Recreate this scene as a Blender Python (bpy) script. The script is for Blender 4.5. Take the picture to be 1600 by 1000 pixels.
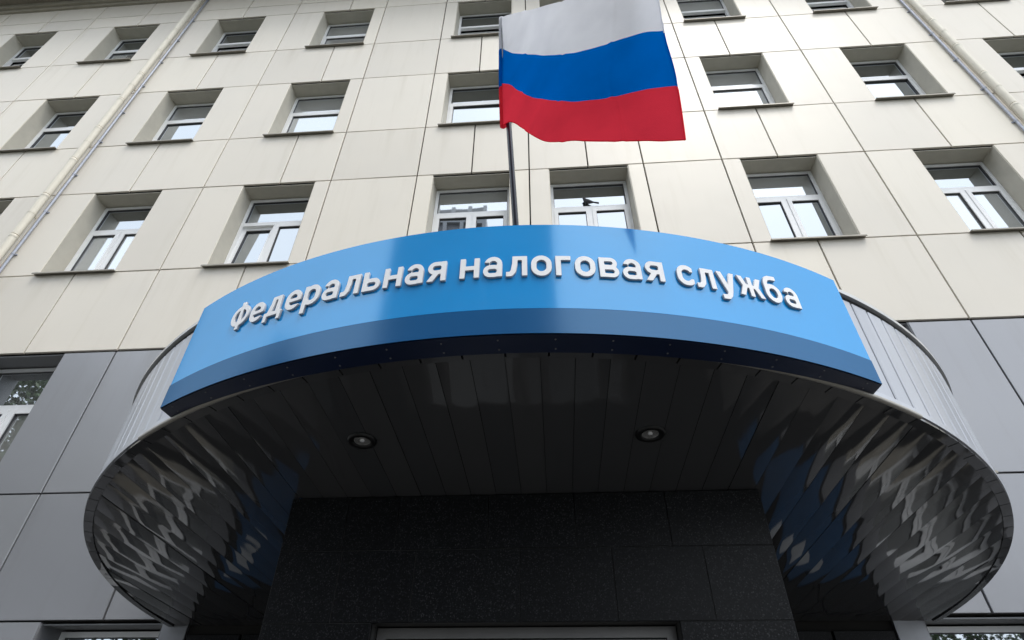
import bpy, bmesh, math, random
from mathutils import Vector, Matrix, noise
random.seed(7)
sc = bpy.context.scene
for o in list(bpy.data.objects):
    bpy.data.objects.remove(o)
COL = sc.collection
EYE = 1.6                      # camera height above the ground; heights below are given above the eye, H() adds it
def H(z): return z + EYE
R = math.radians

# ------------------------------------------------------------------ camera
cam = bpy.data.cameras.new('camera')
cam.sensor_width = 36.0
cam.lens = 36.0 * 863.095 / 1600.0
cam.clip_start = 0.05
cam.clip_end = 2000
co = bpy.data.objects.new('camera', cam)
COL.objects.link(co)
co.matrix_world = (Matrix.Translation((0, -5.814, EYE)) @ Matrix.Rotation(R(4.17368), 4, 'Z')
                   @ Matrix.Rotation(R(90 + 37.43618), 4, 'X') @ Matrix.Rotation(R(0.3184), 4, 'Z'))
sc.camera = co

# ------------------------------------------------------------------ sky, sun, exposure
SUN_EL, SUN_AZ = R(66), R(142)          # azimuth measured from +Y towards +X: from the right, behind the camera
world = bpy.data.worlds.new('World')
sc.world = world
world.use_nodes = True
wt = world.node_tree
bg = wt.nodes['Background']
sky = wt.nodes.new('ShaderNodeTexSky')
sky.sky_type = 'NISHITA'
sky.sun_disc = False
sky.sun_elevation = SUN_EL
sky.sun_rotation = SUN_AZ
sky.air_density = 1.0
sky.dust_density = 4.0
sky.ozone_density = 1.0
hs = wt.nodes.new('ShaderNodeHueSaturation')       # thin even cloud: the sky's blue is mostly washed out
hs.inputs['Saturation'].default_value = 0.38
wt.links.new(sky.outputs[0], hs.inputs['Color'])
mixs = wt.nodes.new('ShaderNodeMix')                # an even veil of bright cloud over that sky
mixs.data_type = 'RGBA'
mixs.inputs[0].default_value = 0.72
mixs.inputs[7].default_value = (9.3, 10.0, 10.9, 1)
wt.links.new(hs.outputs[0], mixs.inputs[6])
wt.links.new(mixs.outputs[2], bg.inputs[0])
bg.inputs[1].default_value = 0.15
sl = bpy.data.lights.new('sun', 'SUN')
sl.energy = 1.3
sl.angle = R(22)
sl.color = (1.0, 0.96, 0.9)
so = bpy.data.objects.new('sun', sl)
COL.objects.link(so)
sd = Vector((math.sin(SUN_AZ) * math.cos(SUN_EL), math.cos(SUN_AZ) * math.cos(SUN_EL), math.sin(SUN_EL)))
so.rotation_euler = sd.to_track_quat('Z', 'Y').to_euler()
so.location = sd * 60
sc.view_settings.view_transform = 'Standard'
sc.view_settings.look = 'None'
sc.view_settings.gamma = 1
sc.view_settings.exposure = 0.56
sc.cycles.max_bounces = 8
sc.cycles.glossy_bounces = 5

# ------------------------------------------------------------------ materials
M = {}
def mat(name):
    m = bpy.data.materials.new(name)
    m.use_nodes = True
    M[name] = m
    nt = m.node_tree
    return m, nt, nt.nodes['Principled BSDF']
def N(nt, typ, **kw):
    n = nt.nodes.new(typ)
    for k, v in kw.items():
        if k in n.inputs: n.inputs[k].default_value = v
        else: setattr(n, k, v)
    return n
def L(nt, a, b): nt.links.new(a, b)
def pos(nt, scale=(1, 1, 1), obj=False):
    g = N(nt, 'ShaderNodeTexCoord') if obj else N(nt, 'ShaderNodeNewGeometry')
    mp = N(nt, 'ShaderNodeMapping', Scale=scale)
    L(nt, g.outputs['Object' if obj else 'Position'], mp.inputs['Vector'])
    return mp.outputs[0]
def ramp(nt, fac, stops):
    r = N(nt, 'ShaderNodeValToRGB')
    e = r.color_ramp.elements
    e[0].position, e[0].color = stops[0][0], (*stops[0][1], 1)
    e[1].position, e[1].color = stops[-1][0], (*stops[-1][1], 1)
    for p, c in stops[1:-1]:
        x = e.new(p); x.color = (*c, 1)
    L(nt, fac, r.inputs[0])
    return r.outputs[0]
def mul(nt, a, b, fac=1.0):
    x = N(nt, 'ShaderNodeMix', data_type='RGBA', blend_type='MULTIPLY')
    x.inputs[0].default_value = fac
    L(nt, a, x.inputs[6]); L(nt, b, x.inputs[7])
    return x.outputs[2]
def bump(nt, b, h, strength, dist):
    x = N(nt, 'ShaderNodeBump', Strength=strength, Distance=dist)
    L(nt, h, x.inputs['Height'])
    L(nt, x.outputs[0], b.inputs['Normal'])

def plain(name, col, rough=0.5, metal=0.0, spec=0.5, var=0.08, vscale=6.0, bstr=0.0, bscale=40.0):
    m, nt, b = mat(name)
    nz = N(nt, 'ShaderNodeTexNoise', Scale=vscale, Detail=5.0)
    L(nt, pos(nt), nz.inputs['Vector'])
    lo = tuple(c * (1 - var) for c in col); hi = tuple(min(1, c * (1 + var)) for c in col)
    L(nt, ramp(nt, nz.outputs[0], [(0.3, lo), (0.7, hi)]), b.inputs['Base Color'])
    b.inputs['Roughness'].default_value = rough
    b.inputs['Metallic'].default_value = metal
    b.inputs['Specular IOR Level'].default_value = spec
    if bstr:
        n2 = N(nt, 'ShaderNodeTexNoise', Scale=bscale, Detail=3.0)
        L(nt, pos(nt), n2.inputs['Vector'])
        bump(nt, b, n2.outputs[0], bstr, 0.01)
    return m

def cladding(name, col, rough, tint=0.075):
    """painted composite sheet: faint tone change from sheet to sheet, rain streaks, slightly wavy face"""
    m, nt, b = mat(name)
    oi = N(nt, 'ShaderNodeObjectInfo')
    t = ramp(nt, oi.outputs['Random'], [(0.0, tuple(c * (1 - tint) for c in col)), (0.5, col), (1.0, (col[0] * (1 + tint * .5), col[1] * (1 + tint * .45), col[2] * (1 + tint * .2)))])
    st = N(nt, 'ShaderNodeTexNoise', Scale=1.0, Detail=6.0, Roughness=0.6)
    L(nt, pos(nt, (5.0, 5.0, 0.45)), st.inputs['Vector'])
    t = mul(nt, t, ramp(nt, st.outputs[0], [(0.28, (0.95, 0.945, 0.93)), (0.46, (1, 1, 1)), (1.0, (1, 1, 1))]))
    bl = N(nt, 'ShaderNodeTexNoise', Scale=0.6, Detail=3.0)
    L(nt, pos(nt), bl.inputs['Vector'])
    t = mul(nt, t, ramp(nt, bl.outputs[0], [(0.3, (0.955, 0.96, 0.97)), (0.65, (1, 1, 1))]))
    tc = N(nt, 'ShaderNodeTexCoord')                          # dirt washed down from the top edge of a sheet
    sx = N(nt, 'ShaderNodeSeparateXYZ'); L(nt, tc.outputs['Generated'], sx.inputs[0])
    d1 = N(nt, 'ShaderNodeTexNoise', Scale=1.0, Detail=4.0); L(nt, pos(nt, (3.2, 3.2, .25)), d1.inputs['Vector'])
    m1 = N(nt, 'ShaderNodeMapRange'); L(nt, sx.outputs[2], m1.inputs['Value'])
    m1.inputs['From Min'].default_value = .25; m1.inputs['From Max'].default_value = 1.0
    m2 = N(nt, 'ShaderNodeMapRange'); L(nt, d1.outputs[0], m2.inputs['Value'])
    m2.inputs['From Min'].default_value = .55; m2.inputs['From Max'].default_value = .78
    mm = N(nt, 'ShaderNodeMath', operation='MULTIPLY'); L(nt, m1.outputs[0], mm.inputs[0]); L(nt, m2.outputs[0], mm.inputs[1])
    t = mul(nt, t, ramp(nt, mm.outputs[0], [(0.0, (1, 1, 1)), (1.0, (0.86, 0.845, 0.81))]))
    L(nt, t, b.inputs['Base Color'])
    b.inputs['Roughness'].default_value = rough
    wv = N(nt, 'ShaderNodeTexNoise', Scale=1.7, Detail=1.0)
    L(nt, pos(nt), wv.inputs['Vector'])
    bump(nt, b, wv.outputs[0], 0.35, 0.012)
    return m

cladding('beige_sheet', (0.775, 0.718, 0.622), 0.45)
cladding('grey_sheet', (0.305, 0.308, 0.325), 0.30, 0.05)
M['grey_sheet'].node_tree.nodes['Principled BSDF'].inputs['Metallic'].default_value = 0.35
plain('reveal_beige', (0.53, 0.50, 0.425), 0.5, var=0.05)
plain('reveal_grey', (0.20, 0.205, 0.215), 0.5, var=0.05)
plain('core', (0.025, 0.023, 0.021), 0.9)
plain('white_frame', (0.88, 0.885, 0.89), 0.3, var=0.03)
plain('gasket', (0.06, 0.06, 0.065), 0.6)
plain('sill_metal', (0.27, 0.25, 0.21), 0.45, 0.2, var=0.15)
plain('pipe_paint', (0.76, 0.71, 0.60), 0.55, var=0.04)
plain('galvanised', (0.40, 0.42, 0.48), 0.45, 0.4, var=0.12, vscale=20)
plain('eave_board', (0.30, 0.265, 0.21), 0.5, var=0.1)
plain('cornice_paint', (0.42, 0.385, 0.31), 0.5, var=0.08)
plain('coping_metal', (0.52, 0.52, 0.51), 0.35, 0.3)
plain('dark_gap', (0.012, 0.012, 0.013), 0.8)
plain('letter_white', (0.84, 0.84, 0.85), 0.35, var=0.02)
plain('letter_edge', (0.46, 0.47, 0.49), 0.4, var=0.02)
plain('navy_sheet', (0.004, 0.012, 0.045), 0.4)
plain('screw_metal', (0.22, 0.22, 0.23), 0.45, 0.6)
plain('lamp_black', (0.006, 0.006, 0.006), 0.3)
plain('lamp_reflector', (0.75, 0.74, 0.72), 0.25, 0.8, var=0.3, vscale=60)
plain('pole_dark', (0.022, 0.026, 0.036), 0.22, 0.3, var=0.2)
plain('door_alu', (0.16, 0.155, 0.15), 0.4, 0.3)
plain('trim_tube', (0.33, 0.31, 0.27), 0.4, 0.3)
plain('blue_board', (0.008, 0.09, 0.23), 0.35)
plain('white_board', (0.75, 0.76, 0.78), 0.5)
plain('bird_grey', (0.05, 0.052, 0.06), 0.7, var=0.3, vscale=50)
plain('tower_wall', (0.36, 0.37, 0.39), 0.6)
plain('tower_glass', (0.12, 0.13, 0.15), 0.3)
plain('bark', (0.09, 0.07, 0.05), 0.9, var=0.3)
plain('asphalt', (0.055, 0.055, 0.057), 0.9, var=0.2, bstr=0.3)
plain('paving', (0.085, 0.083, 0.08), 0.85, var=0.12)
plain('grass_mat', (0.05, 0.085, 0.025), 0.9, var=0.4, vscale=3)
plain('grout', (0.045, 0.045, 0.044), 0.9)
plain('roofing', (0.10, 0.10, 0.10), 0.8)

def leaf_mat(name, c):
    m, nt, b = mat(name)
    nz = N(nt, 'ShaderNodeTexNoise', Scale=1.2, Detail=3.0)
    L(nt, pos(nt), nz.inputs['Vector'])
    L(nt, ramp(nt, nz.outputs[0], [(0.3, tuple(x * .6 for x in c)), (0.7, tuple(x * 1.3 for x in c))]), b.inputs['Base Color'])
    b.inputs['Roughness'].default_value = 0.5
leaf_mat('leaf', (0.05, 0.085, 0.025))

# window glass: a strongly reflecting pane in front of an unlit room
m, nt, b = mat('glass')
gl = N(nt, 'ShaderNodeBsdfGlossy', Color=(0.88, 0.945, 1.0, 1), Roughness=0.015)
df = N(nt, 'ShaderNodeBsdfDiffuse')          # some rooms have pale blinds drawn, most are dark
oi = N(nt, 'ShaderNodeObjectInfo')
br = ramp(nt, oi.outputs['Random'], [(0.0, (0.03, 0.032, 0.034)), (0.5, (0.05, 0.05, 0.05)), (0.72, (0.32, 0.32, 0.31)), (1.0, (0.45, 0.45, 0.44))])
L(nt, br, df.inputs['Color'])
mx = N(nt, 'ShaderNodeMixShader')
fr = N(nt, 'ShaderNodeFresnel', IOR=2.6)
mr = N(nt, 'ShaderNodeMapRange')
mr.inputs['To Min'].default_value = 0.37; mr.inputs['To Max'].default_value = 0.85
L(nt, fr.outputs[0], mr.inputs['Value'])
L(nt, mr.outputs[0], mx.inputs[0]); L(nt, df.outputs[0], mx.inputs[1]); L(nt, gl.outputs[0], mx.inputs[2])
nz = N(nt, 'ShaderNodeTexNoise', Scale=1.3, Detail=1.0)
L(nt, pos(nt), nz.inputs['Vector'])
bp = N(nt, 'ShaderNodeBump', Strength=0.12, Distance=0.01)
L(nt, nz.outputs[0], bp.inputs['Height']); L(nt, bp.outputs[0], gl.inputs['Normal'])
L(nt, mx.outputs[0], nt.nodes['Material Output'].inputs[0])

# glossy film sheets of the sign
def film(name, col, fac, rough, tint):
    m, nt, b = mat(name)
    nz = N(nt, 'ShaderNodeTexNoise', Scale=2.5, Detail=4.0)
    L(nt, pos(nt), nz.inputs['Vector'])
    df = N(nt, 'ShaderNodeBsdfDiffuse')
    L(nt, ramp(nt, nz.outputs[0], [(0.3, tuple(c * .95 for c in col)), (0.7, tuple(c * 1.05 for c in col))]), df.inputs['Color'])
    gl = N(nt, 'ShaderNodeBsdfGlossy', Color=tint, Roughness=rough)
    n2 = N(nt, 'ShaderNodeTexNoise', Scale=1.0, Detail=2.0)
    L(nt, pos(nt, (6, 6, .6)), n2.inputs['Vector'])
    bp = N(nt, 'ShaderNodeBump', Strength=0.05, Distance=0.01)
    L(nt, n2.outputs[0], bp.inputs['Height']); L(nt, bp.outputs[0], gl.inputs['Normal'])
    mx = N(nt, 'ShaderNodeMixShader')
    mx.inputs[0].default_value = fac
    L(nt, df.outputs[0], mx.inputs[1]); L(nt, gl.outputs[0], mx.inputs[2])
    L(nt, mx.outputs[0], nt.nodes['Material Output'].inputs[0])
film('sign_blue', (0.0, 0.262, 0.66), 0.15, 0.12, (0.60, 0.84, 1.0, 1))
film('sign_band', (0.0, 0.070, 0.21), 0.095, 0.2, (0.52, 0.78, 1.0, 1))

# brushed silver strips of the canopy edge
m, nt, b = mat('silver_strip')
nz = N(nt, 'ShaderNodeTexNoise', Scale=1.0, Detail=4.0)
L(nt, pos(nt, (9, 9, 1.2)), nz.inputs['Vector'])
oi = N(nt, 'ShaderNodeObjectInfo')
t = ramp(nt, oi.outputs['Random'], [(0, (0.39, 0.405, 0.44)), (1, (0.47, 0.485, 0.52))])
L(nt, mul(nt, t, ramp(nt, nz.outputs[0], [(0.3, (0.88, 0.88, 0.88)), (0.6, (1, 1, 1))])), b.inputs['Base Color'])
b.inputs['Metallic'].default_value = 0.35
b.inputs['Roughness'].default_value = 0.35

# dark, glossy, slightly buckled slats of the canopy's underside
m, nt, b = mat('soffit_slat')
oi = N(nt, 'ShaderNodeObjectInfo')
L(nt, ramp(nt, oi.outputs['Random'], [(0, (0.054, 0.055, 0.058)), (1, (0.064, 0.064, 0.066))]), b.inputs['Base Color'])
b.inputs['Metallic'].default_value = 0.0
b.inputs['Specular IOR Level'].default_value = 0.5
b.inputs['IOR'].default_value = 1.46
b.inputs['Roughness'].default_value = 0.055
mp = N(nt, 'ShaderNodeMapping', Scale=(5.0, 1.3, 1.0))
g = N(nt, 'ShaderNodeNewGeometry')
ad = N(nt, 'ShaderNodeVectorMath', operation='ADD')
cm = N(nt, 'ShaderNodeCombineXYZ')
ml = N(nt, 'ShaderNodeMath', operation='MULTIPLY'); ml.inputs[1].default_value = 37.0
L(nt, oi.outputs['Random'], ml.inputs[0]); L(nt, ml.outputs[0], cm.inputs[2])
L(nt, g.outputs['Position'], ad.inputs[0]); L(nt, cm.outputs[0], ad.inputs[1])
L(nt, ad.outputs[0], mp.inputs['Vector'])
nz = N(nt, 'ShaderNodeTexNoise', Scale=1.0, Detail=1.0)
L(nt, mp.outputs[0], nz.inputs['Vector'])
bump(nt, b, nz.outputs[0], 0.5, 0.02)

# speckled dark granite
m, nt, b = mat('granite')
vo = N(nt, 'ShaderNodeTexVoronoi', Scale=190.0)
L(nt, pos(nt), vo.inputs['Vector'])
n1 = N(nt, 'ShaderNodeTexNoise', Scale=420.0, Detail=2.0)
L(nt, pos(nt), n1.inputs['Vector'])
t = ramp(nt, vo.outputs['Color'], [(0.0, (0.003, 0.0033, 0.004)), (0.5, (0.0045, 0.005, 0.006)), (0.75, (0.012, 0.013, 0.016)), (1.0, (0.09, 0.09, 0.095))])
t = mul(nt, t, ramp(nt, n1.outputs[0], [(0.3, (0.5, 0.5, 0.5)), (0.7, (1, 1, 1))]))
oi = N(nt, 'ShaderNodeObjectInfo')
t = mul(nt, t, ramp(nt, oi.outputs['Random'], [(0, (0.6, 0.6, 0.63)), (1, (1, 1, 1))]))
L(nt, t, b.inputs['Base Color'])
b.inputs['Roughness'].default_value = 0.42
b.inputs['Specular IOR Level'].default_value = 0.2

# flag cloth
def cloth(name, col):
    m, nt, b = mat(name)
    wv = N(nt, 'ShaderNodeTexNoise', Scale=260.0, Detail=2.0)
    L(nt, pos(nt), wv.inputs['Vector'])
    big = N(nt, 'ShaderNodeTexNoise', Scale=3.0, Detail=4.0)
    L(nt, pos(nt), big.inputs['Vector'])
    t = ramp(nt, big.outputs[0], [(0.3, tuple(c * .9 for c in col)), (0.7, tuple(min(1, c * 1.06) for c in col))])
    df = N(nt, 'ShaderNodeBsdfDiffuse'); tr = N(nt, 'ShaderNodeBsdfTranslucent')
    L(nt, t, df.inputs['Color']); L(nt, t, tr.inputs['Color'])
    bp = N(nt, 'ShaderNodeBump', Strength=0.6, Distance=0.006)
    L(nt, wv.outputs[0], bp.inputs['Height']); L(nt, bp.outputs[0], df.inputs['Normal'])
    mx = N(nt, 'ShaderNodeMixShader'); mx.inputs[0].default_value = 0.5
    L(nt, df.outputs[0], mx.inputs[1]); L(nt, tr.outputs[0], mx.inputs[2])
    L(nt, mx.outputs[0], nt.nodes['Material Output'].inputs[0])
cloth('cloth_white', (0.90, 0.905, 0.955))
cloth('cloth_blue', (0.0, 0.155, 0.62))
cloth('cloth_red', (0.90, 0.045, 0.075))

# ------------------------------------------------------------------ helpers
class MB:
    """collects faces; build() links them as one mesh object"""
    def __init__(s): s.v, s.f, s.mi = [], [], []
    def poly(s, pts, mi=0):
        i = len(s.v); s.v += [tuple(p) for p in pts]; s.f.append(tuple(range(i, i + len(pts)))); s.mi.append(mi)
    def box(s, x0, x1, y0, y1, z0, z1, mi=0):
        i = len(s.v)
        s.v += [(x, y, z) for z in (z0, z1) for y in (y0, y1) for x in (x0, x1)]
        for f in ((0, 2, 3, 1), (4, 5, 7, 6), (0, 1, 5, 4), (1, 3, 7, 5), (3, 2, 6, 7), (2, 0, 4, 6)):
            s.f.append(tuple(i + k for k in f)); s.mi.append(mi)
    def prism(s, bottom, top, mi=0):
        n = len(bottom); i = len(s.v); s.v += [tuple(p) for p in bottom] + [tuple(p) for p in top]
        s.f.append(tuple(i + k for k in reversed(range(n)))); s.f.append(tuple(i + n + k for k in range(n))); s.mi += [mi, mi]
        for k in range(n):
            q = (k + 1) % n
            s.f.append((i + k, i + q, i + n + q, i + n + k)); s.mi.append(mi)
    def tube(s, pts, rads, n=12, mi=0, caps=True):
        rings = []
        for k, p in enumerate(pts):
            p = Vector(p)
            d = (Vector(pts[min(k + 1, len(pts) - 1)]) - Vector(pts[max(k - 1, 0)])).normalized()
            a = d.cross(Vector((0, 1, 0)) if abs(d.y) < .9 else Vector((1, 0, 0))).normalized(); c = d.cross(a)
            i = len(s.v)
            for q in range(n):
                t = 2 * math.pi * q / n
                s.v.append(tuple(p + (a * math.cos(t) + c * math.sin(t)) * rads[k]))
            rings.append(i)
        for a, b_ in zip(rings[:-1], rings[1:]):
            for q in range(n):
                s.f.append((a + q, a + (q + 1) % n, b_ + (q + 1) % n, b_ + q)); s.mi.append(mi)
        if caps:
            s.poly([s.v[rings[0] + q] for q in reversed(range(n))], mi); s.poly([s.v[rings[-1] + q] for q in range(n)], mi)
    def mesh(s, name, mats, smooth=False):
        me = bpy.data.meshes.new(name); me.from_pydata(s.v, [], s.f)
        for q in (mats if isinstance(mats, (list, tuple)) else [mats]): me.materials.append(M[q])
        me.polygons.foreach_set('material_index', s.mi)
        if smooth: me.polygons.foreach_set('use_smooth', [True] * len(s.f))
        bm = bmesh.new(); bm.from_mesh(me); bmesh.ops.recalc_face_normals(bm, faces=bm.faces); bm.to_mesh(me); bm.free()
        return me
    def build(s, name, mats, parent=None, smooth=False, loc=None):
        return link(name, s.mesh(name, mats, smooth), parent, loc)
def link(name, me, parent=None, loc=None):
    o = bpy.data.objects.new(name, me); COL.objects.link(o)
    if parent: o.parent = parent
    if loc: o.location = loc
    return o
def tag(o, label=None, cat=None, group=None, kind=None):
    for k, v in (('label', label), ('category', cat), ('group', group), ('kind', kind)):
        if v: o[k] = v
    return o
def thing(name, loc, label, cat, group=None):
    o = bpy.data.objects.new(name, None); COL.objects.link(o); o.location = loc
    o.empty_display_size = 0.2
    return tag(o, label, cat, group)

# ------------------------------------------------------------------ ground
g = MB(); g.poly([(-400, -400, 0), (400, -400, 0), (400, 400, 0), (-400, 400, 0)])
tag(g.build('ground', 'asphalt'), kind='structure')
g = MB(); g.box(-40, 40, -9, -0.02, -0.05, 0.12)
tag(g.build('pavement', 'paving'), kind='structure')
g = MB(); g.box(-60, 60, -22, -15, -0.05, 0.06)
tag(g.build('lawn', 'grass_mat'), kind='structure')

# ------------------------------------------------------------------ office building
bld = thing('office_building', (0, 0, 0), 'cream and grey clad office block with rows of deep white framed windows', 'building')
J = [-16.6, -13.88, -11.2, -8.5, -5.80, -3.544, -2.051, -0.15, 1.739, 3.013, 5.276, 8.0, 10.67, 13.4]
WX = [(-15.86, -14.62), (-13.09, -11.92), (-10.46, -9.25), (-7.76, -6.53), (-5.08, -3.81), (-1.776, -0.47), (0.174, 1.487),
      (3.293, 4.53), (6.01, 7.26), (8.70, 9.95), (11.4, 12.64)]
SS = [-1.0, 2.233, 5.687, 9.024, 12.386]
TT = [0.935, 4.214, 7.621, 10.921, 14.2]
L1, L0 = 14.75, 15.43
GAP = 0.011
pmesh = {}
def panel(x0, x1, z0, z1, mname, parent=bld, y=0.0):
    w, h = x1 - x0 - 2 * GAP, z1 - z0 - 2 * GAP * 0.8
    key = (round(w, 3), round(h, 3), mname)
    if key not in pmesh:
        a, c, e, d = w / 2, h / 2, 0.004, 0.034
        q = MB()
        fr_ = [(-a + e, 0, -c + e), (a - e, 0, -c + e), (a - e, 0, c - e), (-a + e, 0, c - e)]
        md = [(-a, e, -c), (a, e, -c), (a, e, c), (-a, e, c)]
        bk = [(-a, d, -c), (a, d, -c), (a, d, c), (-a, d, c)]
        q.poly(fr_)
        for A, B in ((fr_, md), (md, bk)):
            for k in range(4):
                n_ = (k + 1) % 4
                q.poly([A[k], A[n_], B[n_], B[k]])
        pmesh[key] = q.mesh('panel', mname)
    o = link('panel', pmesh[key], parent, ((x0 + x1) / 2, y, H((z0 + z1) / 2)))
    o.rotation_euler = (random.gauss(0, .0009), 0, random.gauss(0, .0012))
    return o

# structural wall behind the sheets, with the window openings left free
w = MB()
edges = [J[0]] + [v for p in WX for v in p] + [J[-1]]
for k in range(0, len(edges), 2):
    w.box(edges[k], edges[k + 1], 0.05, 0.5, 0, H(L0 + .2))
for (a, c) in WX:
    zs = [-EYE] + [v for p in zip(SS, TT) for v in p] + [L0 + .2]
    for k in range(0, len(zs), 2):
        w.box(a, c, 0.05, 0.5, H(zs[k]), H(zs[k + 1]))
w.box(J[0], J[-1], 0.9, 13.0, 0, H(L0 + .2))
w.box(J[0], J[0] + .3, 0.5, 0.9, 0, H(L0 + .2)); w.box(J[-1] - .3, J[-1], 0.5, 0.9, 0, H(L0 + .2))
w.build('wall', 'core', bld)

def cells():
    for k in range(len(J) - 1):
        wins = [p for p in WX if J[k] < p[0] and p[1] < J[k + 1]]
        yield J[k], J[k + 1], (wins[0] if wins else None)
bands = [(-EYE + .13, SS[0], 's')]
for i in range(5):
    bands.append((SS[i], TT[i] - (.02 if i == 1 else 0), 'w'))
    bands.append((TT[i], SS[i + 1] if i < 4 else L1, 's'))
bands.append((L1, L0, 's'))
for z0, z1, kind in bands:
    for x0, x1, win in cells():
        mname = 'grey_sheet' if z1 < 4.3 else 'beige_sheet'
        if z1 < 1.0 and x0 > -3.6 and x1 < 3.1:
            continue
        if z1 < -.9: mname = 'granite'
        if win is None: panel(x0, x1, z0, z1, mname)
        elif kind == 'w':
            panel(x0, win[0] + GAP, z0, z1, mname); panel(win[1] - GAP, x1, z0, z1, mname)
        else:
            c = (win[0] + win[1]) / 2
            panel(x0, c, z0, z1, mname); panel(c, x1, z0, z1, mname)
# dark stone facing under the canopy, both sides of the entrance
for z0, z1 in ((-1.48, -.72), (-.72, .05), (.05, .82)):
    for k in range(12):
        xa = -3.544 + k * .5464; xb = xa + .5464
        panel(xa, xb, z0, z1, 'granite')

# windows
FY = 0.30
def frame_rect(q, x0, x1, z0, z1, t, y0, y1, mi=0):
    q.box(x0, x1, y0, y1, z0, z0 + t, mi); q.box(x0, x1, y0, y1, z1 - t, z1, mi)
    q.box(x0, x0 + t, y0, y1, z0 + t, z1 - t, mi); q.box(x1 - t, x1, y0, y1, z0 + t, z1 - t, mi)
wmesh = {}
def cached(key, fn):
    if key not in wmesh: wmesh[key] = fn()
    return wmesh[key]
def make_window(x0, x1, z0, z1, row, open_sash=None):
    W_, Hh = round(x1 - x0, 3), round(z1 - z0, 3)
    a = W_ / 2
    rm = 'reveal_grey' if row < 2 else 'reveal_beige'
    t = 0.012
    def reveal():
        q = MB()
        q.box(-a, -a + t, 0.012, FY + .06, 0, Hh - .02); q.box(a - t, a, 0.012, FY + .06, 0, Hh - .02)
        q.box(-a + t, a - t, 0.035, FY + .06, Hh - .02 - t, Hh - .02)
        q.box(-a + t, a - t, 0.02, FY + .06, 0.0, 0.012)
        return q.mesh('window', rm)
    root = link('window', cached(('r', W_, Hh, rm), reveal), bld, ((x0 + x1) / 2, 0, H(z0)))
    b0, b1 = 0.03, Hh - .02 - t - .02
    tr0, tr1 = b1 - .66, b1 - .585        # transom
    i0, i1 = -a + t + .004, a - t - .004
    two = row < 3
    def frame():
        q = MB()
        frame_rect(q, i0, i1, b0, b1, .05, FY, FY + .07)
        q.box(i0 + .05, i1 - .05, FY + .002, FY + .068, tr0, tr1)
        if two: q.box(-.028, .028, FY + .003, FY + .067, b0 + .05, tr0)
        frame_rect(q, i0 + .05, i1 - .05, tr1, b1 - .05, .007, FY + .02, FY + .05, 1)
        return q.mesh('frame', ['white_frame', 'gasket'])
    link('frame', cached(('f', W_, Hh, two), frame), root)
    def pane_m(x0_, x1_, z0_, z1_):
        q = MB(); q.box(x0_, x1_, -.006, .006, z0_, z1_); return q.mesh('pane', 'glass')
    link('pane', cached(('p', W_, Hh), lambda: pane_m(i0 + .05, i1 - .05, tr1, b1 - .05)), root, (0, FY + .045, 0))
    spans = [(i0 + .045, -.02), (.02, i1 - .045)] if two else [(i0 + .045, i1 - .045)]
    for k, (s0, s1) in enumerate(spans):
        sw = s1 - s0; sh = tr0 - b0 - .04
        def sash():
            q = MB()
            frame_rect(q, -sw / 2, sw / 2, 0, sh, .062, -.012, .05)
            frame_rect(q, -sw / 2 + .062, sw / 2 - .062, .062, sh - .062, .006, 0.002, .03, 1)
            return q.mesh('sash', ['white_frame', 'gasket'])
        loc = ((s0 + s1) / 2, FY, b0 + .042)
        rot = (R(-7 if row > 2 else -3.2), 0, 0) if open_sash == k else (0, 0, 0)
        so_ = link('sash', cached(('s', W_, Hh, two), sash), root, loc)
        p_ = link('pane', cached(('q', W_, Hh, two), lambda: pane_m(-sw / 2 + .06, sw / 2 - .06, .06, sh - .06)), root,
                  Vector(loc) + Matrix.Rotation(rot[0], 3, 'X') @ Vector((0, .03, 0)))
        so_.rotation_euler = rot
        p_.rotation_euler = (rot[0] + random.gauss(0, .003), 0, random.gauss(0, .004))
    def sill():
        q = MB()
        pr = [(.30, .035), (-.062, .004), (-.064, -.022), (-.052, -.024), (-.050, -.006), (.02, -.001), (.30, .02)]
        q.prism([(-a - .035, y, z) for y, z in pr], [(a + .035, y, z) for y, z in pr])
        return q.mesh('sill', 'sill_metal')
    link('sill', cached(('l', W_, Hh), sill), root)
    return root
for r in range(5):
    for c, (x0, x1) in enumerate(WX):
        if r == 0 and c in (5, 6): continue
        op = None
        if r == 4 and c in (1, 3, 5, 7, 8): op = 0
        if r == 3 and c == 9: op = 0
        if r == 2 and c == 4: op = 0
        make_window(x0, x1, SS[r], TT[r], r, op)

# eave: cornice and boarded overhang
q = MB()
q.box(J[0] - .2, J[-1] + .2, -.05, .06, H(L0 + .0), H(L0 + .12)); q.box(J[0] - .2, J[-1] + .2, -.11, .05, H(L0 + .12), H(L0 + .36))
q.build('cornice', 'cornice_paint', bld)
bw = .15
q = MB(); q.box(-bw / 2 + .006, bw / 2 - .006, -1.0, -.11, 0, .02)
bm_ = q.mesh('eave_board', 'eave_board')
for k in range(int((J[-1] - J[0]) / bw) + 2):
    x = J[0] - .1 + k * bw
    if x < 13.4: link('eave_board', bm_, bld, (x, 0, H(L0 + .30)))
q = MB(); q.box(J[0] - .3, J[-1] + .3, -1.08, 13.1, H(L0 + .33), H(L0 + .55))
q.build('roof', 'roofing', bld)

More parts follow.
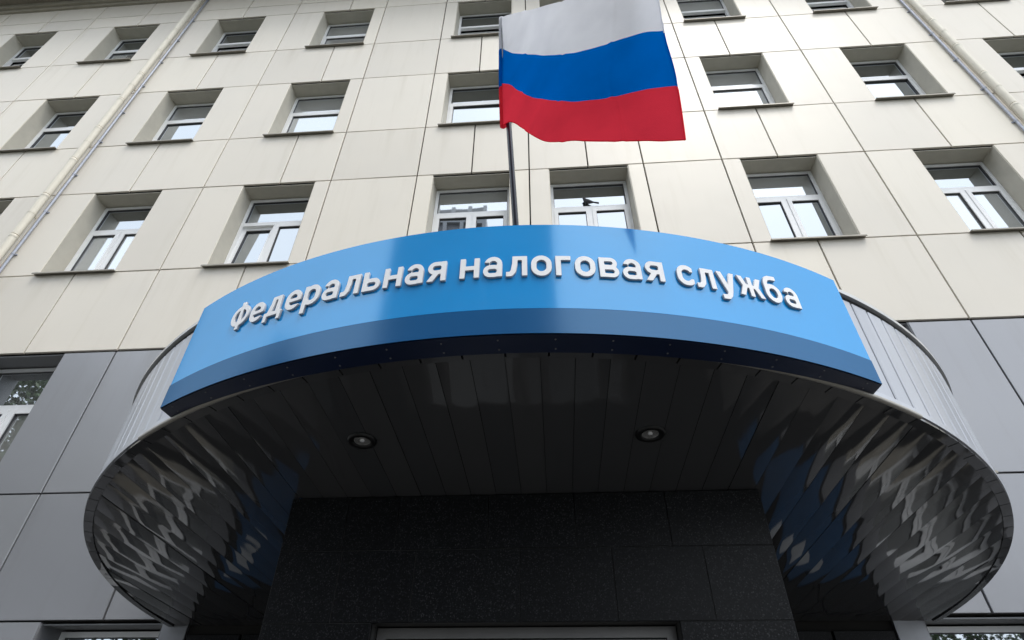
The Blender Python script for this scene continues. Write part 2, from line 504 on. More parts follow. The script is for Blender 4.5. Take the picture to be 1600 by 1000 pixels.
# ------------------------------------------------------------------ drainpipes
def drainpipe(x, cx, label):
    t = thing('drainpipe', (x, -.1, .12), label, 'drainpipe', 'drainpipes on the facade')
    r0 = .06
    q = MB(); q.tube([(0, 0, 0), (0, 0, .985)], [r0, r0], 14); sec = q.mesh('pipe_section', 'pipe_paint', True)
    q = MB(); q.tube([(0, 0, 0), (0, 0, .006), (0, 0, .05), (0, 0, .056)], [r0 + .001, r0 + .004, r0 + .004, r0 + .001], 14); cou = q.mesh('coupling', 'pipe_paint', True)
    q = MB(); q.tube([(0, 0, 0), (0, 0, .03)], [r0 + .004, r0 + .004], 14); q.box(-.012, .012, 0, .11, .002, .028); brk = q.mesh('bracket', 'pipe_paint')
    n = int((H(L0) - .1) / 1.0)
    for k in range(n + 1):
        link('pipe_section', sec, t, (0, 0, k))
        link('coupling', cou, t, (0, 0, k + .93))
        if k % 2 == 0: link('bracket', brk, t, (0, 0, k + .5))
    c = thing('cable_conduit', (cx, -.035, .12), 'thin grey conduit beside ' + label.replace('cream drainpipe', 'the cream drainpipe'), 'conduit', 'conduits beside the drainpipes')
    q = MB(); q.tube([(0, 0, 0), (0, 0, H(L0) - .15)], [.022, .022], 10); q.build('tube', 'galvanised', c, True)
    q = MB(); q.tube([(0, 0, 0), (0, 0, .03)], [.028, .028], 10); q.box(-.05, .05, .018, .035, .004, .026); cl = q.mesh('clip', 'galvanised')
    for k in range(int(H(L0)) - 1): link('clip', cl, c, (0, 0, k * 1.0 + .62))
drainpipe(-8.53, -8.40, 'cream drainpipe running down the left side of the facade')
drainpipe(7.98, 7.865, 'cream drainpipe running down the right side of the facade')

# ------------------------------------------------------------------ canopy
CX, CA, CB = -0.165, 3.575, 3.95
Z0, SL = 0.885, 0.1
def zs(y): return H(Z0 - SL * y)
def ell(t, off=0.0): return CX - (CA + off) * math.cos(t), -(CB + off) * math.sin(t)      # t: 0 left .. pi right
def ey(x, off=0.0):
    k = 1 - ((x - CX) / (CA + off)) ** 2
    return -(CB + off) * math.sqrt(max(k, 0))
can = thing('entrance_canopy', (CX, 0, H(Z0)), 'rounded entrance canopy with silver edge strips and dark slatted underside', 'canopy')
def cbuild(q, name, mats, smooth=False):
    o = q.build(name, mats, can, smooth); o.matrix_parent_inverse = Matrix.Translation((-CX, 0, -H(Z0))); return o
TOPZ = 1.905
NSEG = 96
body = MB()
bt = [ell(math.pi * k / NSEG, -.03) for k in range(NSEG + 1)]
body.prism([(x, y - .001 if y > -.001 else y, zs(y) + .03) for x, y in bt], [(x, y, H(TOPZ - .03)) for x, y in bt])
cbuild(body, 'canopy_body', 'dark_gap')
# slats of the underside
sw = .1475
nsl = int(2 * CA / sw) + 1
for k in range(nsl):
    xa = CX - CA + .03 + k * sw + .0012; xb = xa + sw - .0024
    xa_, xb_ = max(xa, CX - CA + .049), min(xb, CX + CA - .049)
    if xb_ - xa_ < .02: continue
    NX = 6
    gx = [xa_ + (xb_ - xa_) * t / NX for t in range(NX + 1)]
    fy = [ey(x, -.050) for x in gx]
    if min(fy) > -.03: continue
    sag = .0030 * random.uniform(.55, 1.35); skew = random.uniform(-.6, .6)
    q = MB()
    def sz(t, y): u = 2 * t / NX - 1; return zs(y) + sag * (u * u + skew * u)
    for t in range(NX + 1):                         # visible face, slightly bowed across its width
        q.v += [(gx[t], fy[t], sz(t, fy[t])), (gx[t], -.004, sz(t, -.004))]
    for t in range(NX): q.f.append((2 * t, 2 * t + 2, 2 * t + 3, 2 * t + 1)); q.mi.append(0)
    for t in (0, NX):
        q.poly([(gx[t], fy[t], sz(t, fy[t])), (gx[t], -.004, sz(t, -.004)), (gx[t], -.004, zs(-.004) + .022), (gx[t], fy[t], zs(fy[t]) + .022)])
    for t in range(NX):
        q.poly([(gx[t], fy[t], sz(t, fy[t])), (gx[t + 1], fy[t + 1], sz(t + 1, fy[t + 1])), (gx[t + 1], fy[t + 1], zs(fy[t + 1]) + .022), (gx[t], fy[t], zs(fy[t]) + .022)])
    cbuild(q, 'soffit_slat', 'soffit_slat', True)
# border pieces round the underside
NB = 62
for k in range(NB):
    t0 = math.pi * k / NB + .0012; t1 = math.pi * (k + 1) / NB - .0012
    pts = [ell(t0, .004), ell((t0 + t1) / 2, .004), ell(t1, .004), ell(t1, -.048), ell((t0 + t1) / 2, -.048), ell(t0, -.048)]
    q = MB(); q.prism([(x, y, zs(y) - .007) for x, y in pts], [(x, y, zs(y) + .012) for x, y in pts])
    cbuild(q, 'edge_trim', 'soffit_slat')
# upright strips of the rim
NF = 84
for k in range(NF):
    t0 = math.pi * k / NF + .0009; t1 = math.pi * (k + 1) / NF - .0009
    o0, o1, i0, i1 = ell(t0, .002), ell(t1, .002), ell(t0, -.025), ell(t1, -.025)
    j0, j1 = ell(t0 + .002, .006), ell(t1 - .004, .006)
    q = MB()
    ring = [o0, j0, j1, o1, i1, i0]
    q.prism([(x, y, zs(y) + .047) for x, y in ring], [(x, y, H(TOPZ - .05)) for x, y in ring])
    cbuild(q, 'rim_strip', 'silver_strip')
def band(name, matn, z0f, z1f, o_out, o_in, n=120, mat_smooth=False):
    q = MB()
    for k in range(n):
        t0, t1 = math.pi * k / n, math.pi * (k + 1) / n
        pts = [ell(t0, o_out), ell(t1, o_out), ell(t1, o_in), ell(t0, o_in)]
        lo = [(x, y, z0f(y)) for x, y in pts]; hi = [(x, y, z1f(y)) for x, y in pts]
        q.poly([lo[0], lo[1], hi[1], hi[0]]); q.poly([lo[3], lo[2], lo[1], lo[0]]); q.poly([hi[0], hi[1], hi[2], hi[3]]); q.poly([lo[2], lo[3], hi[3], hi[2]])
    return cbuild(q, name, matn)
band('base_rail', 'silver_strip', lambda y: zs(y) + .013, lambda y: zs(y) + .045, .010, -.02)
band('shadow_gap', 'dark_gap', lambda y: H(TOPZ - .05), lambda y: H(TOPZ - .022), .001, -.02)
band('coping', 'coping_metal', lambda y: H(TOPZ - .021), lambda y: H(TOPZ + .004), .022, -.06)
q = MB(); q.tube([(*ell(R(58) + R(64) * k / 40, .013), zs(ell(R(58) + R(64) * k / 40)[1]) - .001) for k in range(41)], [.013] * 41, 8)
cbuild(q, 'rounded_bead', 'trim_tube', True)

# ------------------------------------------------------------------ blue sign on the canopy's front
SX, SA, SB = -0.17, 3.48, 4.105
def sy(x, off=0.0): return -(SB + off) * math.sqrt(1 - ((x - SX) / (SA + off)) ** 2)
XL, XR = -1.82, 1.455
ZB, ZM, ZT = 1.245, 1.366, 1.848
sign = thing('lettered_sign', (SX, -3.95, H(ZB)), 'long curved blue sign with raised white lettering on the front of the canopy', 'sign')
def sbuild(q, name, mats, smooth=False):
    o = q.build(name, mats, sign, smooth); o.matrix_parent_inverse = Matrix.Translation((-SX, 3.95, -H(ZB))); return o
NS = 80
xs_ = [XL + (XR - XL) * k / NS for k in range(NS + 1)]
def back(x): return ey(x) - .026
def shell(z0, z1, off, name, matn):
    q = MB()
    for c in range(4):
        if name == 'sign_band' and c == 3: continue
        i0 = len(q.v)
        for x in xs_:
            c4 = [(x, sy(x, off), H(z0)), (x, sy(x, off), H(z1)), (x, back(x), H(z1)), (x, back(x), H(z0))]
            q.v += [c4[c], c4[(c + 1) % 4]]
        for k in range(NS):
            a_ = i0 + 2 * k; q.f.append((a_, a_ + 2, a_ + 3, a_ + 1)); q.mi.append(0)
    for x in (XL, XR):
        q.poly([(x, sy(x, off), H(z0)), (x, sy(x, off), H(z1)), (x, back(x), H(z1)), (x, back(x), H(z0))])
    o = sbuild(q, name, matn, True)
    return o
shell(ZM + .0035, ZT, 0.0, 'sign_face', 'sign_blue')
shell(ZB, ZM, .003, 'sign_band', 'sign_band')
q = MB()
for a_, b_ in zip(xs_[:-1], xs_[1:]):
    q.prism([(a_, sy(a_) + .004, H(ZB) - .002), (b_, sy(b_) + .004, H(ZB) - .002), (b_, back(b_), H(ZB) - .002), (a_, back(a_), H(ZB) - .002)],
            [(a_, sy(a_) + .004, H(ZB) + .004), (b_, sy(b_) + .004, H(ZB) + .004), (b_, back(b_), H(ZB) + .004), (a_, back(a_), H(ZB) + .004)])
sbuild(q, 'underside', 'navy_sheet')
q = MB(); q.tube([(0, 0, -.003), (0, 0, 0)], [.0032, .0042], 8); scr = q.mesh('screw', 'screw_metal')
for k in range(15):
    x = XL + .07 + k * (XR - XL - .14) / 14
    for f in (.28, .78):
        o = link('screw', scr, sign, (x - SX, sy(x) * (1 - f) + back(x) * f + 3.95, -.002))

# ---- lettering, each glyph drawn from strokes as a distance field and traced
def sd_bar(x0, y0, x1, y1, t):
    dx, dy = x1 - x0, y1 - y0; l = math.hypot(dx, dy); ux, uy = dx / l, dy / l; cx_, cy_ = (x0 + x1) / 2, (y0 + y1) / 2
    def f(x, y):
        px, py = x - cx_, y - cy_
        a = abs(px * ux + py * uy) - l / 2; b_ = abs(-px * uy + py * ux) - t / 2
        return math.hypot(max(a, 0), max(b_, 0)) + min(max(a, b_), 0)
    return f
def sd_rect(x0, y0, x1, y1): return sd_bar(x0, (y0 + y1) / 2, x1, (y0 + y1) / 2, y1 - y0)
def sd_ring(x0, y0, x1, y1, r, t):
    cx_, cy_, hw, hh = (x0 + x1) / 2, (y0 + y1) / 2, (x1 - x0) / 2 - t / 2, (y1 - y0) / 2 - t / 2
    r = min(r, hw, hh)
    def f(x, y):
        a = abs(x - cx_) - hw + r; b_ = abs(y - cy_) - hh + r
        return abs(math.hypot(max(a, 0), max(b_, 0)) + min(max(a, b_), 0) - r) - t / 2
    return f
def sd_cap(pts, t):
    def f(x, y):
        d = 9
        for (ax, ay), (bx, by) in zip(pts[:-1], pts[1:]):
            vx, vy = bx - ax, by - ay; h = max(0, min(1, ((x - ax) * vx + (y - ay) * vy) / (vx * vx + vy * vy)))
            d = min(d, math.hypot(x - ax - h * vx, y - ay - h * vy))
        return d - t / 2
    return f
def U(*fs): return lambda x, y: min(f(x, y) for f in fs)
def S(f, *cs): return lambda x, y: max([f(x, y)] + [-c(x, y) for c in cs])
def I(f, g_): return lambda x, y: max(f(x, y), g_(x, y))
T_ = .235
bar, rect, ring, cap = sd_bar, sd_rect, sd_ring, sd_cap
GL = {
 'Ф': (1.22, U(ring(0, .14, 1.22, 1.22, .5, T_), rect(.50, -.06, .72, 1.42))),
 'е': (.86, U(S(ring(0, -.02, .86, 1.02, .40, T_), rect(.44, .225, 1.2, .42)), rect(.1, .40, .76, .58))),
 'д': (1.02, U(rect(0, 0, 1.02, .21), rect(0, -.27, .2, .1), rect(.82, -.27, 1.02, .1), rect(.64, 0, .87, 1), rect(.3, .80, .8, 1), I(cap([(.42, 1.1), (.40, .6), (.26, .1)], T_), rect(0, 0, 1, 1)))),
 'р': (.87, U(rect(0, -.40, T_, 1), ring(0, -.02, .87, 1.02, .38, T_))),
 'а': (.82, U(ring(0, -.02, .80, .60, .27, .21), rect(.58, 0, .82, .66), S(ring(.05, .16, .82, 1.02, .34, .22), rect(-.5, -.5, .585, .62), rect(-.5, -.5, .25, .72), rect(.4, -.5, 1.2, .4)))),
 'л': (.90, U(rect(.665, 0, .90, 1), rect(.27, .79, .8, 1), I(cap([(.385, 1.2), (.37, .6), (.31, .24), (.20, .10), (-.1, .09)], T_), rect(0, -.03, 1, 1)))),
 'ь': (.84, U(rect(0, 0, T_, 1), ring(0, 0, .84, .64, .26, .215))),
 'н': (.84, U(rect(0, 0, T_, 1), rect(.605, 0, .84, 1), rect(.1, .40, .75, .61))),
 'я': (.85, U(rect(.615, 0, .85, 1), ring(.03, .345, .85, 1, .28, .215), I(bar(.48, .5, .10, -.06, T_), rect(-.2, 0, 1, .6)))),
 'о': (.88, ring(0, -.02, .88, 1.02, .40, T_)),
 'г': (.66, U(rect(0, 0, T_, 1), rect(0, .78, .66, 1))),
 'в': (.84, U(rect(0, 0, T_, 1), ring(0, .43, .79, 1, .24, .20), ring(0, 0, .84, .585, .25, .20))),
 'с': (.71, S(ring(0, -.02, .86, 1.02, .40, T_), rect(.45, .33, 1.4, .67), rect(.745, -1, 2, 2))),
 'у': (.86, U(I(bar(.06, 1.15, .45, .02, T_), rect(-.2, -.2, 1, 1)), I(cap([(.80, 1.2), (.50, .06), (.42, -.16), (.32, -.27), (.08, -.28)], T_), rect(.05, -.5, 1.2, 1)))),
 'ж': (1.22, U(rect(.50, 0, .72, 1), rect(.3, .42, .92, .60), I(U(bar(.06, 1.12, .36, .44, T_), bar(.04, -.12, .36, .58, T_), bar(1.16, 1.12, .86, .44, T_), bar(1.18, -.12, .86, .58, T_)), rect(-.2, 0, 1.5, 1)))),
 'б': (.87, U(ring(0, -.02, .87, .94, .38, T_), I(cap([(.118, .45), (.13, .95), (.24, 1.18), (.42, 1.27), (1.0, 1.32)], .225), rect(-.1, .3, .80, 1.6)))),
}
def trace(f, w_):
    st = .028
    x0, y0, nx, ny = -.1, -.5, int((w_ + .2) / st) + 2, int(2.05 / st)
    V = [[f(x0 + i * st + 1e-5, y0 + j * st + 1.7e-5) for i in range(nx)] for j in range(ny)]
    seg = {}
    def pt(k):
        i, j, d = k
        a = V[j][i]; b_ = V[j][i + 1] if d == 0 else V[j + 1][i]
        u = a / (a - b_)
        return (x0 + (i + (u if d == 0 else 0)) * st, y0 + (j + (u if d == 1 else 0)) * st)
    def addp(a, b_): seg.setdefault(a, []).append(b_); seg.setdefault(b_, []).append(a)
    for j in range(ny - 1):
        for i in range(nx - 1):
            s = [V[j][i] < 0, V[j][i + 1] < 0, V[j + 1][i + 1] < 0, V[j + 1][i] < 0]
            if all(s) or not any(s): continue
            E_ = [(i, j, 0), (i + 1, j, 1), (i, j + 1, 0), (i, j, 1)]
            cr = [E_[k] for k in range(4) if s[k] != s[(k + 1) % 4]]
            if len(cr) == 2: addp(cr[0], cr[1])
            else:
                if s[0]: addp(E_[0], E_[1]); addp(E_[2], E_[3])
                else: addp(E_[0], E_[3]); addp(E_[1], E_[2])
    loops = []
    left = set(seg)
    while left:
        k = next(iter(left)); lp = [k]; left.discard(k); cur = k
        while True:
            nx_ = [n for n in seg[cur] if n in left]
            if not nx_: break
            cur = nx_[0]; left.discard(cur); lp.append(cur)
        P = [pt(k) for k in lp]
        if len(P) > 5: loops.append(simplify(P))
    return loops
def simplify(P, eps=.0045):
    def dp(a, b_):
        if b_ - a < 2: return []
        ax, ay = P[a]; bx, by = P[b_ % len(P)]; l = math.hypot(bx - ax, by - ay) or 1e-9
        best, bi = 0, None
        for k in range(a + 1, b_):
            d = abs((P[k][0] - ax) * (by - ay) - (P[k][1] - ay) * (bx - ax)) / l if l > 1e-6 else math.hypot(P[k][0] - ax, P[k][1] - ay)
            if d > best: best, bi = d, k
        if best < eps: return []
        return dp(a, bi) + [bi] + dp(bi, b_)
    n = len(P); h = n // 2
    idx = [0] + dp(0, h) + [h] + dp(h, n)
    return [P[k] for k in idx]
def glyph_mesh(ch):
    w_, f = GL[ch]
    cu = bpy.data.curves.new('glyph', 'CURVE'); cu.dimensions = '2D'; cu.fill_mode = 'BOTH'
    for lp in trace(f, w_):
        sp = cu.splines.new('POLY'); sp.points.add(len(lp) - 1)
        for k, (x, y) in enumerate(lp): sp.points[k].co = (x, y, 0, 1)
        sp.use_cyclic_u = True
    cu.extrude = .045; cu.bevel_depth = .009; cu.bevel_resolution = 0; cu.offset = -.009
    ob = bpy.data.objects.new('glyph', cu); COL.objects.link(ob)
    dg = bpy.context.evaluated_depsgraph_get()
    me = bpy.data.meshes.new_from_object(ob.evaluated_get(dg)); me.name = 'letter'
    bpy.data.objects.remove(ob); bpy.data.curves.remove(cu)
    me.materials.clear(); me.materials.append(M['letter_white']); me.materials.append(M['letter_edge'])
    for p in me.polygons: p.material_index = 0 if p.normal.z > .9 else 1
    return me
TEXT = 'Федеральная налоговая служба'
XH = .112                       # height of the small letters
BASE = 1.533
gm = {}
adv, cur = [], 0.0
for ch in TEXT:
    if ch == ' ': cur += .44; continue
    adv.append((ch, cur)); cur += GL[ch][0] + .155
total = cur - .155
off = .0055
arc = [(XL, 0.0)]
for k in range(1, 401):
    xa = XL + (XR - XL) * (k - 1) / 400; xb = XL + (XR - XL) * k / 400
    arc.append((xb, arc[-1][1] + math.hypot(xb - xa, sy(xb, off) - sy(xa, off))))
def x_at(s):
    for (xa, sa), (xb, sb) in zip(arc[:-1], arc[1:]):
        if sb >= s: return xa + (xb - xa) * (s - sa) / (sb - sa)
    return XR
def s_at(x):
    for (xa, sa), (xb, sb) in zip(arc[:-1], arc[1:]):
        if xb >= x: return sa + (sb - sa) * (x - xa) / (xb - xa)
s0, s1 = s_at(-1.494), s_at(1.144)
hx = (s1 - s0) / total
for ch, u in adv:
    if ch not in gm: gm[ch] = glyph_mesh(ch)
    w_ = GL[ch][0]
    sc_ = s0 + (u + w_ / 2) * hx
    xc = x_at(sc_); dx = .01
    ang = math.atan2(sy(xc + dx, off) - sy(xc - dx, off), 2 * dx)
    o = link('letter', gm[ch], sign)
    o.matrix_basis = (Matrix.Translation((xc, sy(xc, off), H(BASE))) @ Matrix.Rotation(ang, 4, 'Z') @ Matrix.Rotation(R(90), 4, 'X')
                      @ Matrix.Diagonal((hx, XH, XH, 1)) @ Matrix.Translation((-w_ / 2, 0, 0)))
    o.matrix_parent_inverse = Matrix.Translation((-SX, 3.95, -H(ZB)))

# ------------------------------------------------------------------ recessed lamps
def downlight(x, y, label):
    z = zs(y)
    t = thing('recessed_lamp', (x, y, z), label, 'lamp', 'recessed lamps in the canopy')
    t.rotation_euler = (-math.atan(SL), 0, 0)
    def ringm(pr, n=32):
        q = MB(); rr = []
        for r_, z_ in pr:
            rr.append(len(q.v)); q.v += [(r_ * math.cos(2 * math.pi * k / n), r_ * math.sin(2 * math.pi * k / n), z_) for k in range(n)]
        for a, b_ in zip(rr[:-1], rr[1:]):
            for k in range(n): q.f.append((a + k, a + (k + 1) % n, b_ + (k + 1) % n, b_ + k)); q.mi.append(0)
        return q
    ringm([(.073, 0), (.072, -.008), (.066, -.012), (.048, -.011), (.041, -.004)]).build('trim_ring', 'lamp_black', t, True)
    q = ringm([(.041, -.004), (.036, -.003), (.030, -.0015), (.012, -.001), (.0, -.001)]); q.build('reflector', 'lamp_reflector', t, True)
    q = ringm([(.0, -.006), (.010, -.005), (.012, -.001)], 12); q.build('bulb', 'white_frame', t, True)
downlight(-.942, -3.282, 'round black recessed lamp in the canopy underside, left of the two')
downlight(.5, -3.276, 'round black recessed lamp in the canopy underside, right of the two')

# ------------------------------------------------------------------ granite entrance block and door
PY = -2.66
PX0, PX1 = -1.53, 1.175
por = thing('granite_portal', (PX0, PY, .12), 'dark speckled granite entrance block under the canopy', 'portal')
def slab(x0, x1, z0, z1, y0=PY, y1=PY + .03):
    g_ = .0013
    q = MB(); a, c = (x1 - x0) / 2 - g_, (z1 - z0) / 2 - g_; e = .002; d = y1 - y0
    fr_ = [(-a + e, 0, -c + e), (a - e, 0, -c + e), (a - e, 0, c - e), (-a + e, 0, c - e)]
    md = [(-a, e, -c), (a, e, -c), (a, e, c), (-a, e, c)]; bk = [(-a, d, -c), (a, d, -c), (a, d, c), (-a, d, c)]
    q.poly(fr_)
    for A, B in ((fr_, md), (md, bk)):
        for k in range(4): q.poly([A[k], A[(k + 1) % 4], B[(k + 1) % 4], B[k]])
    return q.build('slab', 'granite', por, loc=((x0 + x1) / 2 - PX0, y0 - PY + random.uniform(0, .0015), H((z0 + z1) / 2) - .12))
DX0, DX1, DZ = -.949, .619, .487
rows_ = [(.845, 1.146, [PX0, -1.18, -.88, -.36, .13, .645, PX1]), (DZ, .845, [PX0, -1.17, -.755, -.181, .316, .80, PX1])]
for z0, z1, xs in rows_:
    for a, c in zip(xs[:-1], xs[1:]): slab(a, c, z0, z1)
for z0, z1 in ((-1.48, -.82), (-.82, -.17), (-.17, DZ)):
    slab(PX0, DX0, z0, z1); slab(DX1, PX1, z0, z1)
q = MB()
for (x0, x1, z0, z1) in ((PX0 + .005, DX0 - .003, -1.48, 1.0), (DX1 + .003, PX1 - .005, -1.48, 1.0), (DX0 - .003, DX1 + .003, DZ + .003, 1.0)):
    q.box(x0 - PX0, x1 - PX0, .0045, .30, z0 + 1.48, z1 + 1.48)
q.box(.005, .25, .30, 2.62, 0, 2.36); q.box(PX1 - PX0 - .25, PX1 - PX0 - .005, .30, 2.62, 0, 2.36); q.box(.25, PX1 - PX0 - .25, .30, 2.62, 2.2, 2.36)
q.build('block_core', 'grout', por)
dr = thing('entrance_door', ((DX0 + DX1) / 2, PY + .12, .12), 'grey metal framed glass entrance door recessed in the granite block', 'door')
hw = (DX1 - DX0) / 2 - .004; dh = H(DZ) - .126
q = MB(); frame_rect(q, -hw, hw, 0, dh, .05, 0, .08); q.build('door_frame', 'door_alu', dr)
for s in (-1, 1):
    q = MB(); x0, x1 = sorted((s * .004, s * (hw - .054))); frame_rect(q, x0, x1, .01, dh - .056, .07, .012, .06)
    lf = q.build('door_leaf', 'door_alu', dr)
    q = MB(); q.box(x0 + .07, x1 - .07, .03, .042, .08, dh - .126); q.build('pane', 'glass', lf)
    q = MB(); q.tube([(s * .05, -.03, .85), (s * .05, -.03, 1.35)], [.014, .014], 10); q.build('handle', 'galvanised', lf, True)

# blue notice boards on the dark wall either side of the entrance block
def board(x, side):
    t = thing('notice_board', (x, -.03, H(-.95)), 'blue notice board on the dark wall, mirrored in the canopy underside at ' + side, 'notice board', 'blue notice boards')
    q = MB(); q.box(-.36, .36, 0, .025, 0, 1.45); q.build('panel_sheet', 'blue_board', t)
    for k in range(1):
        z0 = 1.05; x0 = -.29 + k * .31
        q = MB(); q.box(x0, x0 + .2, -.004, -.001, z0, z0 + .26); q.build('paper', 'white_board', t)
board(-3.05, 'left'); board(2.58, 'right')

# ------------------------------------------------------------------ flag and pole
def catmull(P, u):
    n = len(P) - 1; k = min(int(u * n), n - 1); t = u * n - k
    p0, p1, p2, p3 = P[max(k - 1, 0)], P[k], P[k + 1], P[min(k + 2, n)]
    if k == 0: p0 = p1 * 2 - p2
    if k == n - 1: p3 = p2 * 2 - p1
    return .5 * ((2 * p1) + (p2 - p0) * t + (2 * p0 - 5 * p1 + 4 * p2 - p3) * t * t + (3 * p1 - p0 - 3 * p2 + p3) * t ** 3)
pb, pt_ = Vector((-.122, -3.39, H(1.88))), Vector((-.243, -3.785, H(4.56)))
pole = thing('flag_pole', pb, 'thin dark metal flagpole rising from the canopy top between two windows', 'flagpole')
q = MB(); q.tube([(0, 0, 0), tuple((pt_ - pb) * .5), tuple(pt_ - pb)], [.0195, .0190, .018], 16); q.build('pole', 'pole_dark', pole, True)
q = MB(); q.tube([(0, 0, -.02), tuple((pt_ - pb).normalized() * .55)], [.0235, .0235], 16); q.build('socket', 'pole_dark', pole, True)
q = MB(); q.box(-.07, .07, -.07, .07, -.02, .012); q.build('base_plate', 'galvanised', pole)
FLAG = [
 [(-0.247, -3.8, 4.585), (-0.152, -3.909, 4.377), (-0.005, -4.095, 4.007), (0.117, -4.256, 3.693), (0.264, -4.359, 3.518), (0.42, -4.427, 3.425), (0.571, -4.473, 3.373), (0.659, -4.551, 3.228)],
 [(-0.247, -3.735, 4.222), (-0.157, -3.805, 3.994), (-0.017, -3.968, 3.622), (0.101, -4.117, 3.311), (0.242, -4.223, 3.136), (0.391, -4.298, 3.043), (0.54, -4.359, 2.982), (0.658, -4.452, 2.844)],
 [(-0.245, -3.675, 3.823), (-0.157, -3.781, 3.6), (-0.045, -3.925, 3.222), (0.067, -4.072, 2.911), (0.2, -4.163, 2.737), (0.367, -4.227, 2.648), (0.522, -4.279, 2.583), (0.663, -4.371, 2.452)],
 [(-0.234, -3.615, 3.39), (-0.157, -3.755, 3.196), (-0.047, -3.928, 2.82), (0.053, -4.075, 2.505), (0.206, -4.181, 2.338), (0.362, -4.24, 2.247), (0.503, -4.274, 2.181), (0.629, -4.352, 2.051)]]
FP = [[Vector((x, y, H(z))) for x, y, z in r] for r in FLAG]
flag = thing('tricolour_flag', FP[3][0], 'white, blue and red striped cloth flag hanging from the pole', 'flag')
NU, NV = 120, 14
def fpt(u, v):
    p = catmull([catmull(r, u) for r in FP], v)
    c = noise.noise(Vector((u * 5.0, v * 2.2, 3.1))) * .016 + noise.noise(Vector((u * 14.0, v * 5.0, 7.7))) * .005
    c += .010 * math.sin(11 * u - 3.2 * v) * u                       # soft ripples running down the cloth
    for cu_, am in ((.24, .007), (.5, -.006), (.74, .007)):       # packing creases
        c += am * max(0, 1 - abs(u - cu_ - .01 * math.sin(v * 9)) / .016)
    for cv_, am in ((.30, .006), (.66, -.005)):
        c += am * max(0, 1 - abs(v - cv_ - .008 * math.sin(u * 7)) / .03)
    return p + Vector((.45, -.7, .3)) * c * min(1, u * 6)
for s, mn in enumerate(('cloth_white', 'cloth_blue', 'cloth_red')):
    q = MB()
    for j in range(NV + 1):
        for i in range(NU + 1):
            q.v.append(tuple(fpt(i / NU, (s + j / NV) / 3) - FP[3][0]))
    for j in range(NV):
        for i in range(NU):
            a = j * (NU + 1) + i
            q.f.append((a, a + 1, a + NU + 2, a + NU + 1)); q.mi.append(0)
    o = q.build('stripe', mn, flag, True)
    o['label'] = ('white top stripe', 'blue middle stripe', 'red bottom stripe')[s]
q = MB(); hp = [fpt(0, k / 20) - FP[3][0] + Vector((.004, .012, 0)) for k in range(21)]
q.tube([tuple(p) for p in hp], [.023] * 21, 12, caps=False)
q.mi = [min(2, (k // 12) * 3 // 20) for k in range(len(q.f))]
q.build('pole_sleeve', ['cloth_white', 'cloth_blue', 'cloth_red'], flag, True)
q = MB(); q.tube([tuple(fpt(k / 60, 1) - FP[3][0]) for k in range(61)], [.0035] * 61, 6); q.build('hem', 'cloth_red', flag, True)
q = MB(); q.tube([tuple(fpt(1, k / 40) - FP[3][0]) for k in range(41)], [.0035] * 41, 6)
q.mi = [min(2, (k // 6) * 3 // 40) for k in range(len(q.f))]
q.build('fly_hem', ['cloth_white', 'cloth_blue', 'cloth_red'], flag, True)

# ------------------------------------------------------------------ small bird on a window transom
bird = thing('small_bird', (.80, .285, H(7.0)), 'small dark bird perched on the transom of the window right of the flagpole', 'bird')
def lathe(path, rads, n=10):
    q = MB(); q.tube(path, rads, n); return q
q = lathe([(.10, 0, .045), (.06, 0, .055), (.0, 0, .07), (-.04, 0, .095), (-.055, 0, .125), (-.06, 0, .15), (-.068, 0, .17), (-.075, 0, .178)],
          [.006, .022, .042, .040, .028, .024, .020, .004])
bo = q.build('body', 'bird_grey', bird, True)
q = MB(); q.tube([(-.072, 0, .165), (-.098, 0, .158)], [.006, .001], 6); q.build('beak', 'lamp_black', bo)
q = MB(); q.prism([(.08, -.014, .05), (.17, -.02, .02), (.17, .02, .02), (.08, .014, .05)], [(.08, -.014, .056), (.17, -.02, .024), (.17, .02, .024), (.08, .014, .056)]); q.build('tail', 'bird_grey', bo)
for s in (-1, 1):
    q = MB(); q.tube([(-.005, s * .015, .045), (-.005, s * .015, -.002)], [.004, .003], 6); q.build('leg', 'lamp_black', bird)

# ------------------------------------------------------------------ what stands across the street (seen in glass, sign and slats)
tw = thing('tower_block', (-7.4, -30, 0), 'tall grey tower block with a window grid, mirrored in the central panes', 'building')
def twb(x0, x1, h):
    q = MB(); q.box(x0, x1, -16, -.25, 0, h); q.build('wall', 'tower_glass', tw)
    q = MB(); q.box(x0, x1, -.25, 0, -.5, .5); fl = q.mesh('floor_band', 'tower_wall')
    for k in range(int(h / 3) + 1): link('floor_band', fl, tw, (0, 0, k * 3.0))
    q = MB(); q.box(-.18, .18, -.25, .04, 0, h); mu = q.mesh('mullion', 'tower_wall')
    n = int((x1 - x0) / 1.5)
    for k in range(n + 1): link('mullion', mu, tw, (x0 + (x1 - x0) * k / n, 0, 0))
twb(-15.2, 2.0, 44); twb(2.4, 12.1, 40)

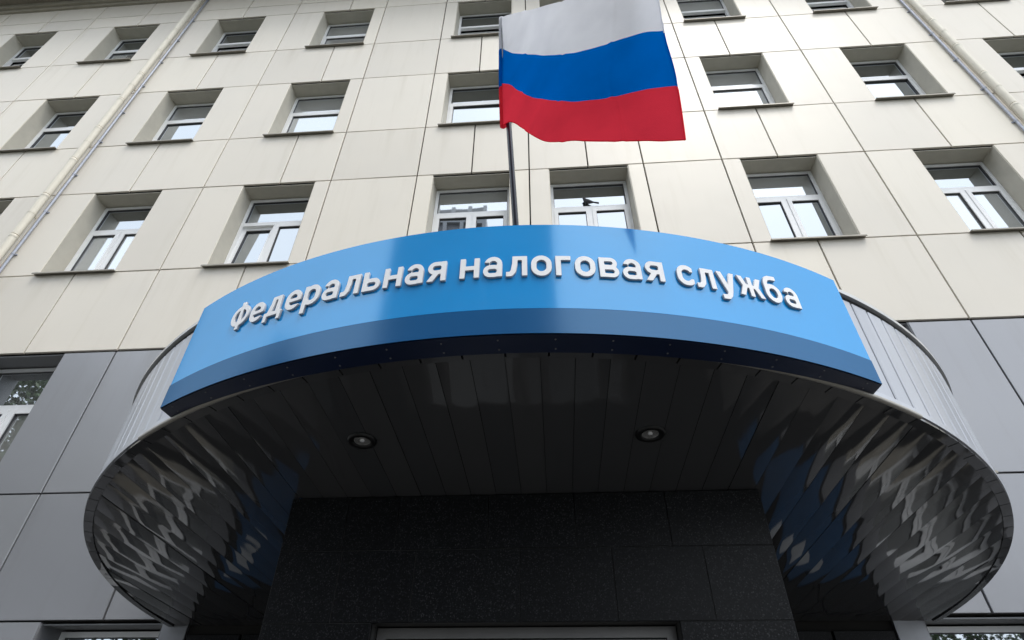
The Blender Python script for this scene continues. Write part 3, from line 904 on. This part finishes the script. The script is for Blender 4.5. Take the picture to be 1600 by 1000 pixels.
def tree_meshes(seed, hgt, rad, nleaf):
    rnd = random.Random(seed)
    q = MB(); q.tube([(0, 0, 0), (.1, 0, hgt * .25), (0, .1, hgt * .5), (.1, .1, hgt * .85)], [.28, .22, .16, .04], 10)
    for k in range(9):
        a = rnd.uniform(0, 6.28); z = hgt * rnd.uniform(.3, .65); r_ = rad * rnd.uniform(.5, .85)
        q.tube([(0, 0, z), (r_ * .5 * math.cos(a), r_ * .5 * math.sin(a), z + r_ * .4), (r_ * math.cos(a), r_ * math.sin(a), z + r_ * .7)], [.1, .06, .02], 6)
    trunk = q.mesh('trunk', 'bark', True)
    q = MB(); cl = []
    for k in range(46):
        a = rnd.uniform(0, 6.28); t = rnd.random() ** .5; z = rnd.uniform(-1, 1)
        rr = math.sqrt(max(0, 1 - z * z)) * rad * t
        cl.append((Vector((rr * math.cos(a), rr * math.sin(a), hgt * .62 + z * hgt * .36)), rad * rnd.uniform(.18, .34)))
    for k in range(nleaf):
        c, r_ = rnd.choice(cl)
        d = Vector((rnd.gauss(0, 1), rnd.gauss(0, 1), rnd.gauss(0, .8))).normalized() * r_ * rnd.random() ** .4
        p = c + d; n_ = Vector((rnd.gauss(0, 1), rnd.gauss(0, 1), rnd.gauss(.5, 1))).normalized()
        a = n_.orthogonal().normalized() * rnd.uniform(.08, .16); b_ = n_.cross(a) * .7
        q.poly([p - a, p - b_, p + a, p + b_])
    me = bpy.data.meshes.new('crown'); me.from_pydata(q.v, [], q.f); me.materials.append(M['leaf'])
    return trunk, me
TM = [tree_meshes(3, 15.5, 5.0, 15000), tree_meshes(11, 12.0, 4.0, 9000)]
TREES = [(-21.5, -13, 0, .2), (-29, -10.5, 1, 1.3), (-17, -19, 1, 2.2), (-36, -14, 0, 4.0), (-27, -19, 0, 2.9), (16, -31, 1, .6), (25, -35, 1, 3.3), (38, -33, 0, 5.0)]
TL = ['leafy street tree mirrored in the lower left window', 'lower rounder tree left of the mirrored street tree', 'round tree across the street towards the tower block',
      'outermost tall tree far along the street on the left', 'tall tree behind the left row across the street', 'small distant tree mirrored in the ground floor window on the right',
      'second distant tree across the street on the right', 'outermost tree far along the street on the right']
for (x, y, k, rz), lab in zip(TREES, TL):
    t = thing('street_tree', (x, y, 0), lab, 'tree', 'trees across the street'); t.rotation_euler = (0, 0, rz)
    link('trunk', TM[k][0], t); link('crown', TM[k][1], t)
